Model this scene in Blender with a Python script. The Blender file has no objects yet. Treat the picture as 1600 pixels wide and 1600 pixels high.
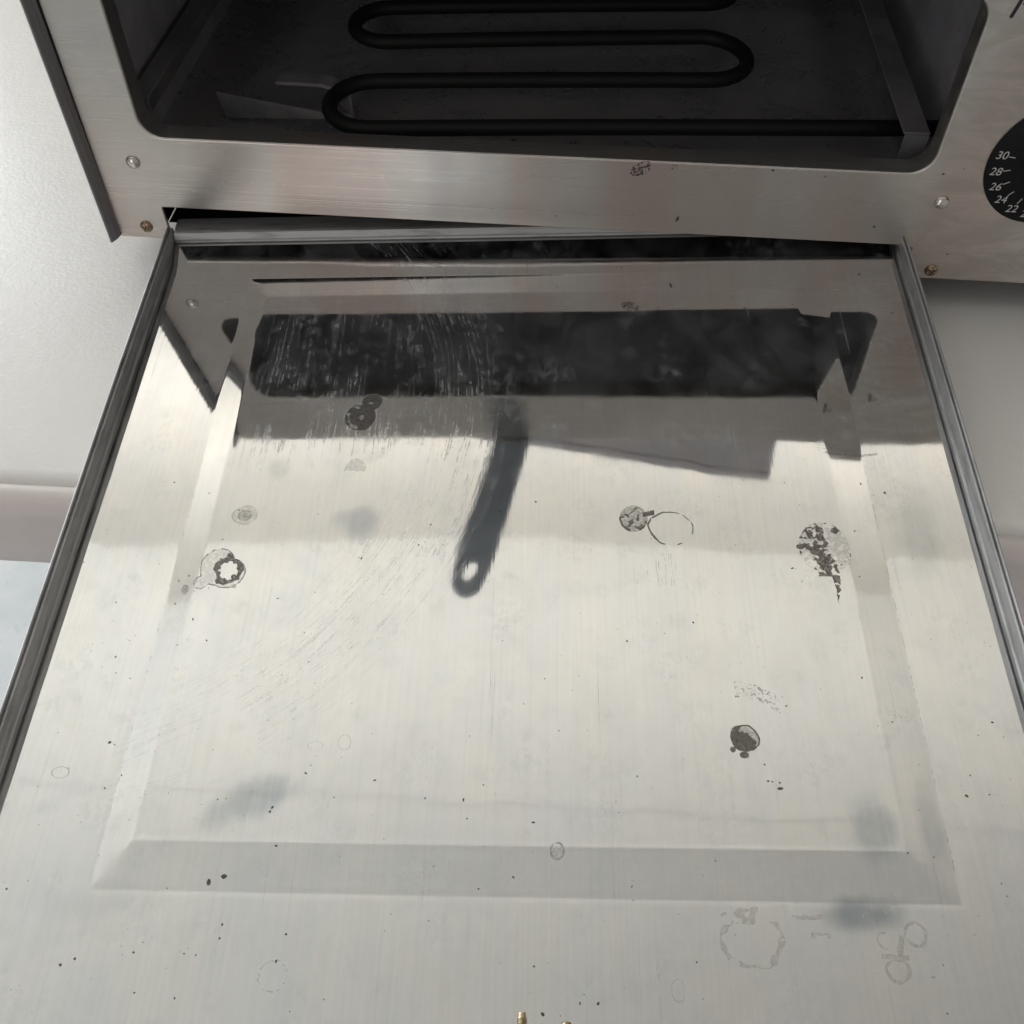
import bpy, bmesh, math, random
import numpy as np
from mathutils import Vector, Matrix, Euler
R = math.radians
random.seed(7)
SC = bpy.context.scene
COL = SC.collection

# ------------------------------------------------------------------ camera
cam_d = bpy.data.cameras.new('camera')
cam = bpy.data.objects.new('camera', cam_d); COL.objects.link(cam)
cam.location = (0.1891, -0.3808, 0.2251)
cam.rotation_euler = (0.68920, -0.00527, 0.07890)
cam_d.sensor_width = 36.0
cam_d.lens = 36.0 * 1533.05 / 1600.0
cam_d.clip_start = 0.01
cam_d.clip_end = 50
SC.camera = cam

# ------------------------------------------------------------------ world, lamps, exposure
world = bpy.data.worlds.new('World'); SC.world = world
world.use_nodes = True
bg = world.node_tree.nodes['Background']
bg.inputs[0].default_value = (1.0, 0.92, 0.88, 1)
bg.inputs[1].default_value = 0.33

def area_lamp(name, loc, rot, sx, sy, power, col):
    d = bpy.data.lights.new(name, 'AREA'); d.shape = 'RECTANGLE'
    d.size, d.size_y, d.energy, d.color = sx, sy, power, col
    o = bpy.data.objects.new(name, d); COL.objects.link(o)
    o.location = loc; o.rotation_euler = rot
    return o
# wide open bay on the left lets the daylight in
area_lamp('daylight_bay', (-2.60, 0.55, 0.25), (0, R(-90), 0), 2.0, 0.6, 43, (0.93, 0.97, 1.0))
# daylit window low in the wall, back left of the table
area_lamp('window_light', (-1.00, 0.80, 0.36), (R(90), 0, R(180)), 0.8, 0.7, 7.0, (0.92, 0.96, 1.0))
# narrow lamp added behind the camera for the upright glint on the oven's lower bar
area_lamp('added_glint_lamp', (-0.42, -2.3, 0.85), (R(90), 0, 0), 0.16, 1.7, 3.0, (0.94, 0.97, 1.0))
area_lamp('added_bar_fill', (-0.95, -2.3, 0.55), (R(90), 0, 0), 1.1, 1.6, 4.6, (1.0, 0.96, 0.92))  # wide unseen lamp, added to brighten the left of the bar
# added unseen lamp behind the oven, washing the top of the wall and the ceiling
area_lamp('wall_wash', (0.10, 0.50, 1.12), (R(180 - 50), 0, 0), 3.1, 0.2, 13.2, (1.0, 0.97, 0.925))

SC.view_settings.view_transform = 'Standard'
SC.view_settings.look = 'None'
SC.view_settings.exposure = 0.0
SC.view_settings.gamma = 1.0
SC.view_settings.use_curve_mapping = False
SC.cycles.max_bounces = 10
SC.cycles.glossy_bounces = 8
SC.cycles.diffuse_bounces = 5

# ------------------------------------------------------------------ helpers
class NT:
    """small node-tree writer"""
    def __init__(s, name):
        s.m = bpy.data.materials.new(name); s.m.use_nodes = True
        s.t = s.m.node_tree; s.t.nodes.clear()
        s.out = s.n('ShaderNodeOutputMaterial')
    def n(s, typ, **kw):
        nd = s.t.nodes.new(typ)
        for k, v in kw.items():
            if k.startswith('i_'):
                key = k[2:]; key = int(key) if key.isdigit() else key.replace('_', ' ')
                s.put(nd.inputs[key], v)
            else: setattr(nd, k, v)
        return nd
    def put(s, sock, v):
        if hasattr(v, 'is_output') or isinstance(v, bpy.types.NodeSocket): s.t.links.new(v, sock)
        else:
            if isinstance(v, (tuple, list)) and len(v) == 3 and sock.type == 'RGBA': v = (*v, 1)
            sock.default_value = v
    def coord(s): return s.n('ShaderNodeTexCoord').outputs['Object']
    def map(s, vec, scale=(1, 1, 1), loc=(0, 0, 0), rot=(0, 0, 0)):
        return s.n('ShaderNodeMapping', i_Vector=vec, i_Scale=scale, i_Location=loc, i_Rotation=rot).outputs[0]
    def noise(s, vec, scale=5., detail=3., rough=.55, dist=0.):
        return s.n('ShaderNodeTexNoise', i_Vector=vec, i_Scale=scale, i_Detail=detail, i_Roughness=rough, i_Distortion=dist).outputs['Fac']
    def ramp(s, f, a, b, lo=0., hi=1.):
        nd = s.n('ShaderNodeMapRange', interpolation_type='SMOOTHSTEP')
        for k, v in zip((0, 1, 2, 3, 4), (f, a, b, lo, hi)): s.put(nd.inputs[k], v)
        return nd.outputs[0]
    def math(s, op, a, b=0., clamp=False):
        nd = s.n('ShaderNodeMath', operation=op, use_clamp=clamp); s.put(nd.inputs[0], a); s.put(nd.inputs[1], b); return nd.outputs[0]
    def mix(s, f, a, b):
        nd = s.n('ShaderNodeMix', data_type='RGBA'); s.put(nd.inputs[0], f); s.put(nd.inputs[6], a); s.put(nd.inputs[7], b); return nd.outputs[2]
    def bump(s, h, strength=.2, dist=.001, normal=None):
        nd = s.n('ShaderNodeBump', i_Height=h, i_Strength=strength, i_Distance=dist)
        if normal is not None: s.put(nd.inputs['Normal'], normal)
        return nd.outputs[0]
    def pbsdf(s, col=(.5, .5, .5), rough=.5, metal=0., normal=None, **kw):
        nd = s.n('ShaderNodeBsdfPrincipled')
        s.put(nd.inputs['Base Color'], col); s.put(nd.inputs['Roughness'], rough); s.put(nd.inputs['Metallic'], metal)
        if normal is not None: s.put(nd.inputs['Normal'], normal)
        for k, v in kw.items(): s.put(nd.inputs[k.replace('_', ' ')], v)
        return nd.outputs[0]
    def end(s, sh): s.t.links.new(sh, s.out.inputs[0]); return s.m

def mesh_obj(name, verts, faces, mat=None, parent=None, smooth=False):
    me = bpy.data.meshes.new(name); me.from_pydata([tuple(v) for v in verts], [], faces); me.update()
    if smooth:
        me.polygons.foreach_set('use_smooth', [True] * len(me.polygons))
    o = bpy.data.objects.new(name, me); COL.objects.link(o)
    if mat: me.materials.append(mat)
    if parent: o.parent = parent
    return o

def bm_obj(name, bm, mat=None, parent=None, smooth=False):
    me = bpy.data.meshes.new(name); bm.to_mesh(me); bm.free()
    if smooth: me.polygons.foreach_set('use_smooth', [True] * len(me.polygons))
    o = bpy.data.objects.new(name, me); COL.objects.link(o)
    if mat: me.materials.append(mat)
    if parent: o.parent = parent
    return o

def box_bm(bm, lo, hi, bevel=0., seg=2):
    g = bmesh.ops.create_cube(bm, size=1)
    vs = g['verts']
    for v in vs:
        v.co = Vector([lo[i] + (v.co[i] + .5) * (hi[i] - lo[i]) for i in range(3)])
    if bevel:
        es = list({e for v in vs for e in v.link_edges})
        bmesh.ops.bevel(bm, geom=es, offset=bevel, segments=seg, affect='EDGES', profile=.5)
def box(name, lo, hi, mat, parent=None, bevel=0., seg=2):
    bm = bmesh.new(); box_bm(bm, lo, hi, bevel, seg)
    return bm_obj(name, bm, mat, parent, smooth=False)

def empty(name, loc=(0, 0, 0), rot=(0, 0, 0)):
    o = bpy.data.objects.new(name, None); COL.objects.link(o); o.location = loc; o.rotation_euler = rot
    o.empty_display_size = .02
    return o
def tag(o, label=None, cat=None, group=None, kind=None):
    for k, v in (('label', label), ('category', cat), ('group', group), ('kind', kind)):
        if v: o[k] = v
    return o

def sweep(name, prof, path, mat, parent, closed=False, smooth=True, cap=True):
    """prof: list of (a,b) offsets; path: list of (pos, A, B) frames"""
    V, F = [], []
    n = len(prof)
    for p, A, B in path:
        for a, b in prof: V.append(Vector(p) + Vector(A) * a + Vector(B) * b)
    m = len(path)
    for i in range(m - 1):
        for j in range(n if closed else n - 1):
            k = (j + 1) % n
            F.append((i * n + j, i * n + k, (i + 1) * n + k, (i + 1) * n + j))
    if closed and cap:
        F.append(tuple(range(n))[::-1]); F.append(tuple((m - 1) * n + j for j in range(n)))
    return mesh_obj(name, V, F, mat, parent, smooth)

def tube(name, pts, r, mat, parent, seg=12):
    P = [Vector(p) for p in pts]
    path = []; up = Vector((0, 0, 1))
    for i, p in enumerate(P):
        t = (P[min(i + 1, len(P) - 1)] - P[max(i - 1, 0)]).normalized()
        a = t.cross(up)
        if a.length < 1e-4: a = t.cross(Vector((1, 0, 0)))
        a.normalize(); b = a.cross(t).normalized()
        path.append((p, a, b))
    prof = [(r * math.cos(2 * math.pi * k / seg), r * math.sin(2 * math.pi * k / seg)) for k in range(seg)]
    return sweep(name, prof, path, mat, parent, closed=True)

def lathe(name, prof, mat, parent, seg=28, axis='-y', loc=(0, 0, 0), smooth=True):
    """prof: (radius, height along axis)"""
    V, F = [], []
    for r, h in prof:
        for k in range(seg):
            a = 2 * math.pi * k / seg
            x, y = r * math.cos(a), r * math.sin(a)
            V.append((x, -h, y) if axis == '-y' else (x, y, h))
    n = seg
    for i in range(len(prof) - 1):
        for k in range(n):
            j = (k + 1) % n
            F.append((i * n + k, i * n + j, (i + 1) * n + j, (i + 1) * n + k))
    F.append(tuple((len(prof) - 1) * n + k for k in range(n)))
    o = mesh_obj(name, V, F, mat, parent, smooth); o.location = loc
    return o

def curve_sheet(name, loops, half, bev, mat, parent, rot=(R(90), 0, 0)):
    """flat sheet with holes: first loop outline, the rest holes; local XY"""
    cu = bpy.data.curves.new(name + '_c', 'CURVE'); cu.dimensions = '2D'; cu.fill_mode = 'BOTH'
    cu.extrude = half; cu.bevel_depth = bev; cu.bevel_resolution = 2
    for lp in loops:
        sp = cu.splines.new('POLY'); sp.points.add(len(lp) - 1); sp.use_cyclic_u = True
        for i, (x, y) in enumerate(lp): sp.points[i].co = (x, y, 0, 1)
    tmp = bpy.data.objects.new('tmp', cu); COL.objects.link(tmp)
    dg = bpy.context.evaluated_depsgraph_get(); dg.update()
    me = bpy.data.meshes.new_from_object(tmp.evaluated_get(dg)); me.name = name
    bpy.data.objects.remove(tmp); bpy.data.curves.remove(cu)
    me.transform(Euler(rot).to_matrix().to_4x4())
    me.materials.clear(); me.materials.append(mat)
    o = bpy.data.objects.new(name, me); COL.objects.link(o); o.parent = parent
    return o

def rrect(x0, y0, x1, y1, r, seg=8):
    P = []
    for cx, cy, a0 in ((x1 - r, y1 - r, 0), (x0 + r, y1 - r, 90), (x0 + r, y0 + r, 180), (x1 - r, y0 + r, 270)):
        for k in range(seg + 1):
            a = R(a0 + 90 * k / seg); P.append((cx + r * math.cos(a), cy + r * math.sin(a)))
    return P

# numpy value noise for ragged stain edges
def _h(ix, iy, s):
    n = (ix.astype(np.int64) * 374761393 + iy.astype(np.int64) * 668265263 + s * 1442695041) & 0xffffffff
    n = ((n ^ (n >> 13)) * 1274126177) & 0xffffffff
    return ((n ^ (n >> 16)) & 0xffff) / 65535.0
def vnoise(x, y, s=0):
    ix, iy = np.floor(x), np.floor(y); fx, fy = x - ix, y - iy
    fx = fx * fx * (3 - 2 * fx); fy = fy * fy * (3 - 2 * fy)
    a, b, c, d = _h(ix, iy, s), _h(ix + 1, iy, s), _h(ix, iy + 1, s), _h(ix + 1, iy + 1, s)
    return a + (b - a) * fx + (c - a) * fy + (a - b - c + d) * fx * fy
def fbm(x, y, s=0, o=4):
    t = 0; w = .5
    for k in range(o): t = t + w * vnoise(x * 2 ** k, y * 2 ** k, s + k); w *= .5
    return t / (1 - .5 ** o)

# ------------------------------------------------------------------ materials
def m_steel_brushed():
    """brushed stainless, reflected colour bands painted in, with wipe marks and grime"""
    t = NT('brushed_stainless'); c = t.coord()
    br = t.noise(t.map(c, (3, 1500, 1500)), 1, 4, .65)
    smear = t.noise(t.map(c, (26, 60, 85)), 1, 5, .62, 1.2)
    blot = t.noise(t.map(c, (13, 9, 16)), 1, 4, .6)
    low = t.ramp(t.n('ShaderNodeSeparateXYZ', i_0=c).outputs[0], .30, .37)
    grime = t.math('MULTIPLY', t.ramp(smear, .40, .66), t.math('ADD', t.math('MULTIPLY', low, .50), .07))
    col = t.mix(t.ramp(blot, .35, .68), (.58, .57, .545), (.67, .655, .62))
    tint = t.noise(t.map(c, (15, 1, 1.5), (.35, 0, 0)), 1, 2, .5)  # bands along x: pink-brown and purple-grey reflection painted into the steel colour
    refl_fade = t.ramp(t.n('ShaderNodeSeparateXYZ', i_0=c).outputs[2], .078, .045)
    col = t.mix(t.math('MULTIPLY', t.math('MULTIPLY', t.ramp(tint, .42, .60), .8), refl_fade), col, (.58, .48, .445))
    col = t.mix(t.math('MULTIPLY', t.ramp(tint, .46, .34), .6), col, (.48, .47, .50))
    col = t.mix(t.math('MULTIPLY', br, .22), col, (.36, .35, .33))
    col = t.mix(grime, col, (.40, .38, .33))
    ro = t.math('ADD', t.math('MULTIPLY', br, .16), t.math('ADD', t.math('MULTIPLY', grime, .18), .21))
    nm = t.bump(br, .06, .0006)
    nm = t.bump(t.noise(t.map(c, (9, 7, 8)), 1, 2), .10, .004, nm)
    a = t.pbsdf(col, ro, 1., nm)
    b = t.pbsdf((.34, .325, .29), .7, 0., nm)
    mx = t.n('ShaderNodeMixShader', i_0=t.math('ADD', t.math('MULTIPLY', grime, .4), .11), i_1=a, i_2=b)
    return t.end(mx.outputs[0])

def m_steel_flange():
    t = NT('flange_steel'); c = t.coord()
    br = t.noise(t.map(c, (900, 900, 14)), 1, 4, .6)
    nm = t.bump(br, .06, .0006)
    return t.end(t.pbsdf((.30, .30, .31), t.math('ADD', t.math('MULTIPLY', br, .15), .33), 1., nm))

def blob(t, c, u, v, su, sv, ang, warp, lo=1.0, hi=.25):
    p = t.map(c, (1 / su, 1 / sv, 0), (0, 0, 0), (0, 0, 0))
    nd = t.n('ShaderNodeMapping', vector_type='TEXTURE', i_Vector=c, i_Location=(u, v, 0), i_Rotation=(0, 0, ang), i_Scale=(su, sv, 1))
    ln = t.n('ShaderNodeVectorMath', operation='LENGTH', i_0=t.n('ShaderNodeVectorMath', operation='MULTIPLY', i_0=nd.outputs[0], i_1=(1, 1, 0)).outputs[0]).outputs['Value']
    return t.ramp(t.math('ADD', ln, t.math('MULTIPLY', t.math('SUBTRACT', warp, .5), 1.1)), lo, hi, 0, 1)

def m_tray():
    """worn galvanised sheet: spangle, wipe arcs, drip streaks, oily smudges; object coords in metres"""
    t = NT('galvanised_tray'); c = t.coord()
    sx = t.n('ShaderNodeSeparateXYZ', i_0=c); u, v = sx.outputs[0], sx.outputs[1]
    wv = t.n('ShaderNodeVectorMath', operation='ADD', i_0=c,
             i_1=t.n('ShaderNodeVectorMath', operation='SCALE', i_0=t.n('ShaderNodeTexNoise', i_Vector=c, i_Scale=160., i_Detail=3.).outputs['Color'], i_Scale=.005).outputs[0]).outputs[0]
    vor = t.n('ShaderNodeTexVoronoi', i_Vector=wv, i_Scale=125.)
    cellc = t.n('ShaderNodeSeparateColor', i_0=vor.outputs['Color'])
    cell = cellc.outputs[0]
    vor2 = t.n('ShaderNodeTexVoronoi', i_Vector=wv, i_Scale=60.)
    cell2 = t.n('ShaderNodeSeparateColor', i_0=vor2.outputs['Color']).outputs[1]
    cloud = t.noise(t.map(c, (38, 30, 1)), 1, 4, .65, .6)
    fine = t.noise(t.map(c, (300, 220, 1)), 1, 3, .7)
    fleck = t.math('MULTIPLY', t.math('MULTIPLY', t.ramp(cell, .62, .90), t.ramp(vor.outputs['Distance'], .62, .10)), t.ramp(fine, .34, .66))
    fleck2 = t.math('MULTIPLY', t.math('MULTIPLY', t.ramp(cell2, .55, .9), t.ramp(fine, .42, .62)), t.ramp(vor2.outputs['Distance'], .75, .2))
    # drip streaks along v, plus wipe arcs round a centre on the left
    streak = t.noise(t.map(c, (900, 14, 1)), 1, 2, .6, .35)
    streak2 = t.noise(t.map(c, (330, 9, 1)), 1, 2, .7, .9)
    du = t.math('SUBTRACT', u, -.0167); dv = t.math('SUBTRACT', v, -.1064)
    rr = t.math('SQRT', t.math('ADD', t.math('MULTIPLY', du, du), t.math('MULTIPLY', dv, dv)))
    th = t.math('ARCTAN2', dv, du)
    pol = t.n('ShaderNodeCombineXYZ', i_0=t.math('MULTIPLY', rr, 520.), i_1=t.math('MULTIPLY', th, 2.2), i_2=0.).outputs[0]
    arc = t.noise(pol, 1, 2, .6, .5)
    arcm = t.math('MULTIPLY', t.math('MULTIPLY', t.math('MULTIPLY', t.ramp(rr, .128, .156), t.ramp(rr, .186, .164)), t.ramp(u, .03, .06)), t.ramp(cloud, .30, .52))
    diag = t.noise(t.map(c, (420, 12, 1), (0, 0, 0), (0, 0, R(52))), 1, 3, .6, .6)
    diagm = t.math('MULTIPLY', t.math('MULTIPLY', t.ramp(u, .045, .065), t.ramp(u, .14, .115)), t.math('MULTIPLY', t.ramp(v, -.15, -.125), t.ramp(v, -.045, -.06)))
    diagm = t.math('MULTIPLY', diagm, t.ramp(cloud, .42, .58))
    lines = t.math('ADD', t.math('MULTIPLY', t.math('MULTIPLY', t.ramp(t.math('ABSOLUTE', t.math('SUBTRACT', arc, .5)), .035, .010), t.ramp(fine, .35, .6)), arcm), t.math('MULTIPLY', t.math('MULTIPLY', t.ramp(t.math('ABSOLUTE', t.math('SUBTRACT', diag, .5)), .035, .010), t.ramp(fine, .35, .6)), diagm), True)
    strm = t.math('MULTIPLY', t.ramp(streak2, .55, .75), t.ramp(cloud, .4, .6))
    lines = t.math('ADD', lines, t.math('MULTIPLY', t.math('MULTIPLY', t.ramp(streak, .56, .66), strm), .9), True)
    # oily blue-grey smudges
    wn = t.noise(t.map(c, (60, 45, 1)), 1, 2, .65)
    sm = None
    for (bu, bv, su, sv, an, k) in ((.1075, -.162, .011, .011, .5, .60), (.0865, -.267, .018, .009, .45, .62), (.2690, -.2975, .017, .007, .12, .95),
                                    (.2760, -.2735, .009, .013, 0., .55), (.2930, -.272, .006, .018, 0., .40), (.3120, -.165, .012, .022, 0., .35),
                                    (.0725, -.1365, .006, .006, 0., .35), (.1150, -.2050, .016, .02, .3, .14), (.045, -.298, .03, .006, 0., .12)):
        b = t.math('MULTIPLY', blob(t, c, bu, bv, su, sv, an, wn), k)
        sm = b if sm is None else t.math('MAXIMUM', sm, b)
    sm = t.math('MULTIPLY', sm, t.ramp(streak2, .1, .6, .6, 1.))
    hz = t.math('ADD', t.math('MULTIPLY', fleck, .11), t.math('MULTIPLY', fleck2, .11))
    hz = t.math('ADD', hz, t.math('MULTIPLY', lines, .20))
    hz = t.math('ADD', hz, t.ramp(cloud, .36, .75, .004, .07))
    hz = t.math('ADD', hz, t.math('MULTIPLY', t.ramp(v, -.13, -.24), .05))
    tint = t.mix(t.ramp(t.noise(t.map(c, (48, 22, 1), (.3, .1, 0)), 1, 5, .65, .8), .3, .7), (.59, .595, .598), (.625, .615, .588))
    tint = t.mix(t.math('MULTIPLY', t.math('MULTIPLY', cell, t.ramp(cloud, .3, .65)), .22), tint, (.485, .49, .49))
    tint = t.mix(t.math('MULTIPLY', lines, .20), t.mix(t.math('MULTIPLY', t.ramp(streak, .35, .7), .17), tint, (.44, .445, .44)), (.42, .41, .40))
    tint = t.mix(sm, tint, (.27, .30, .32))
    ro = t.math('ADD', t.math('MULTIPLY', cloud, .05), t.math('ADD', t.math('MULTIPLY', cell, .02), .012))
    ro = t.math('ADD', ro, t.math('MULTIPLY', lines, .12))
    hgt = t.math('ADD', t.math('MULTIPLY', streak, .5), t.math('MULTIPLY', lines, .5))
    hgt = t.math('ADD', hgt, t.math('MULTIPLY', fine, .25))
    nm = t.bump(hgt, .022, .0004)
    nm = t.bump(t.noise(t.map(c, (26, 20, 1)), 1, 2, .5), .05, .002, nm)
    a = t.pbsdf(tint, ro, 1., nm)
    b = t.pbsdf((.555, .59, .61), .6, 0., nm)
    mx = t.n('ShaderNodeMixShader', i_0=hz, i_1=a, i_2=b)
    return t.end(mx.outputs[0])

def m_rim(name='rim_steel', a=(420, 26, 420), b=(260, 38, 260)):
    t = NT(name); c = t.coord()
    st = t.noise(t.map(c, a), 1, 4, .65)
    dirt = t.ramp(t.noise(t.map(c, b), 1, 5, .7), .46, .64)
    col = t.mix(t.math('MULTIPLY', dirt, .35), (.44, .445, .45), (.10, .095, .085))
    nm = t.bump(st, .15, .0005)
    return t.end(t.pbsdf(col, t.math('ADD', t.math('MULTIPLY', st, .2), .46), .75, nm))

def m_plain(name, col, rough=.5, metal=0., bump=0., bscale=400., lo=.88, hi=1.1, **kw):
    t = NT(name); c = t.coord()
    nz = t.noise(c, bscale, 3, .6)
    k = t.mix(t.ramp(t.noise(c, bscale * .08, 4, .6), .3, .7), tuple(x * lo for x in col), tuple(min(1, x * hi) for x in col))
    nm = t.bump(nz, bump, .0005) if bump else None
    return t.end(t.pbsdf(k, t.math('ADD', t.math('MULTIPLY', nz, .1), rough - .05), metal, nm, **kw))

def m_table():
    t = NT('white_table_plastic'); c = t.coord()
    peb = t.noise(t.map(c, (420, 560, 420)), 1, 3, .6, .4)
    peb2 = t.noise(c, 130, 3, .6, .5)
    dirt = t.ramp(t.noise(c, 22, 5, .65, .6), .5, .8)
    spk = t.n('ShaderNodeTexVoronoi', i_Vector=c, i_Scale=55.)
    rnd = t.n('ShaderNodeSeparateColor', i_0=spk.outputs['Color'])
    dot = t.math('MULTIPLY', t.ramp(spk.outputs['Distance'], .06, .03), t.ramp(rnd.outputs[0], .80, .82))
    scr = t.noise(t.map(c, (30, 1500, 30), (0, 0, 0), (0, 0, R(-38))), 1, 2, .5, .2)
    scm = t.math('MULTIPLY', t.ramp(scr, .74, .80), t.ramp(t.noise(c, 9, 2), .5, .62))
    col = t.mix(t.math('MULTIPLY', dirt, .25), (.74, .74, .725), (.64, .63, .60))
    col = t.mix(t.math('MULTIPLY', scm, .22), col, (.4, .39, .37))
    col = t.mix(t.math('MULTIPLY', dot, .75), col, (.14, .13, .12))
    nm = t.bump(t.math('ADD', peb, t.math('MULTIPLY', peb2, .6)), .15, .0009)
    return t.end(t.pbsdf(col, .27, 0., nm))

def m_floor():
    t = NT('pale_concrete'); c = t.coord()
    n1 = t.noise(c, 6, 6, .65, .4); n2 = t.noise(c, 34, 5, .7)
    col = t.mix(t.ramp(n1, .35, .65), (.62, .66, .68), (.70, .73, .74))
    col = t.mix(t.math('MULTIPLY', t.ramp(n2, .56, .72), .5), col, (.47, .49, .5))
    return t.end(t.pbsdf(col, .6, 0., t.bump(n2, .1, .002)))

def m_interior(name, a, b, rough, metal=.3):
    t = NT(name); c = t.coord()
    n1 = t.noise(c, 30, 5, .65, .5); n2 = t.noise(c, 320, 3, .6)
    col = t.mix(t.ramp(n1, .35, .68), a, b)
    return t.end(t.pbsdf(col, t.math('ADD', t.math('MULTIPLY', n1, .25), rough - .12), metal, t.bump(n2, .02 if metal > .5 else .08, .0004)))

def m_screw():
    t = NT('rusty_screw'); c = t.coord()
    n = t.noise(c, 900, 4, .65)
    return t.end(t.pbsdf(t.mix(t.ramp(n, .4, .62), (.50, .43, .30), (.20, .12, .06)), t.ramp(n, .3, .7, .22, .6), .9, t.bump(n, .2, .0003)))

def m_stain(name, col, alpha, rough=.55, var=.35):
    """translucent dried film: opacity wanders with a fine noise"""
    t = NT(name); c = t.coord()
    n = t.noise(c, 700, 3, .6); n2 = t.noise(c, 2600, 2, .6)
    k = t.mix(t.ramp(n, .3, .7), tuple(x * .7 for x in col), tuple(x * 1.3 for x in col))
    d = t.pbsdf(k, rough, 0.)
    tr = t.n('ShaderNodeBsdfTransparent').outputs[0]
    al = t.math('MULTIPLY', t.ramp(t.math('ADD', t.math('MULTIPLY', n, .6), t.math('MULTIPLY', n2, .4)), .38, .58, 1 - var, 1.), alpha)
    mx = t.n('ShaderNodeMixShader', i_0=al, i_1=tr, i_2=d)
    return t.end(mx.outputs[0])

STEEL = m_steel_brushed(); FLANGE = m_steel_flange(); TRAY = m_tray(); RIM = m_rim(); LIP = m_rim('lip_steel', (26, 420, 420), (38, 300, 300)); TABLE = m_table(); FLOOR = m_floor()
CHAMBER = m_interior('chamber_steel', (.42, .42, .46), (.54, .54, .58), .5)
CHFLOOR = m_interior('chamber_floor_steel', (.42, .42, .42), (.52, .51, .50), .28, .52)
BRACKET = m_interior('bracket_steel', (.20, .20, .21), (.32, .315, .31), .42)
ELEMENT = m_plain('element_sheath', (.012, .012, .012), .62, .3, .2, 700)
SCREW = m_screw()
RIVET = m_plain('rivet_steel', (.62, .60, .56), .16, 1., .03, 900)
BLACK = m_plain('dial_black', (.006, .008, .008), .6, 0., .08, 900, Specular_IOR_Level=.2)
PRINT = m_plain('dial_print_white', (.55, .55, .54), .6)
INK = m_plain('black_print', (.012, .012, .012), .5)
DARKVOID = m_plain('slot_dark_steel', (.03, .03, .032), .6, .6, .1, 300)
CABINET = m_plain('cabinet_steel', (.42, .415, .41), .36, 1., .04, 500)
RUBBER = m_plain('rubber', (.02, .02, .02), .7)
HANDLE = m_plain('handle_plastic', (.36, .41, .46), .5, 0., .1, 500)
BLADE = m_plain('blade_steel', (.5, .5, .5), .3, 1.)
GREYBOX = m_plain('grey_card', (.52, .51, .52), .6, 0., .1, 300)
BRASS = m_plain('brass_plated_bolt', (.50, .42, .27), .32, 1., .15, 900)
MUD = m_stain('dried_brown_residue', (.095, .082, .064), .80, .5, .45)
FILM = m_stain('thin_residue_film', (.20, .19, .165), .36, .55, .7)
FAINT = m_stain('faint_residue_film', (.27, .26, .235), .17, .55, .8)
TAN = m_stain('tan_glue_residue', (.28, .25, .19), .22, .6, .85)
SOOT = m_stain('soot_speck', (.05, .044, .036), .85)
WALLM = m_plain('cream_wall_paint', (.80, .78, .735), .8, 0., .1, 60, .985, 1.015)
CEILM = m_plain('cream_ceiling_paint', (.80, .79, .755), .8, 0., .1, 60, .985, 1.015)
MATM = m_plain('pink_beige_board', (.62, .45, .38), .8, 0., .2, 120)
RIMPLASTIC = m_plain('table_rim_plastic', (.66, .615, .60), .42, 0., .12, 420, .96, 1.03)
LEGM = m_plain('grey_leg_paint', (.25, .25, .26), .45, .2)

# ------------------------------------------------------------------ setting
ZT = -0.067                    # table top
ZF = -0.80                     # floor
def plane(name, pts, mat, kind='structure'):
    o = mesh_obj(name, pts, [(0, 1, 2, 3)], mat); tag(o, kind=kind); return o
plane('floor', [(-3, -3, ZF), (3, -3, ZF), (3, 3, ZF), (-3, 3, ZF)], FLOOR)
# wall and ceiling: the tray mirrors them (their joint is the faint level line across the tray)
wl = box('wall', (-3, .88, ZF), (3, .98, 2.2), WALLM); tag(wl, kind='structure')
cl = box('ceiling', (-3, -0.9, 1.90), (3, .88, 2.0), CEILM); tag(cl, kind='structure')
box('ceiling_batten', (-3, .20, 1.897), (3, .23, 1.8996), CEILM, cl)

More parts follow.
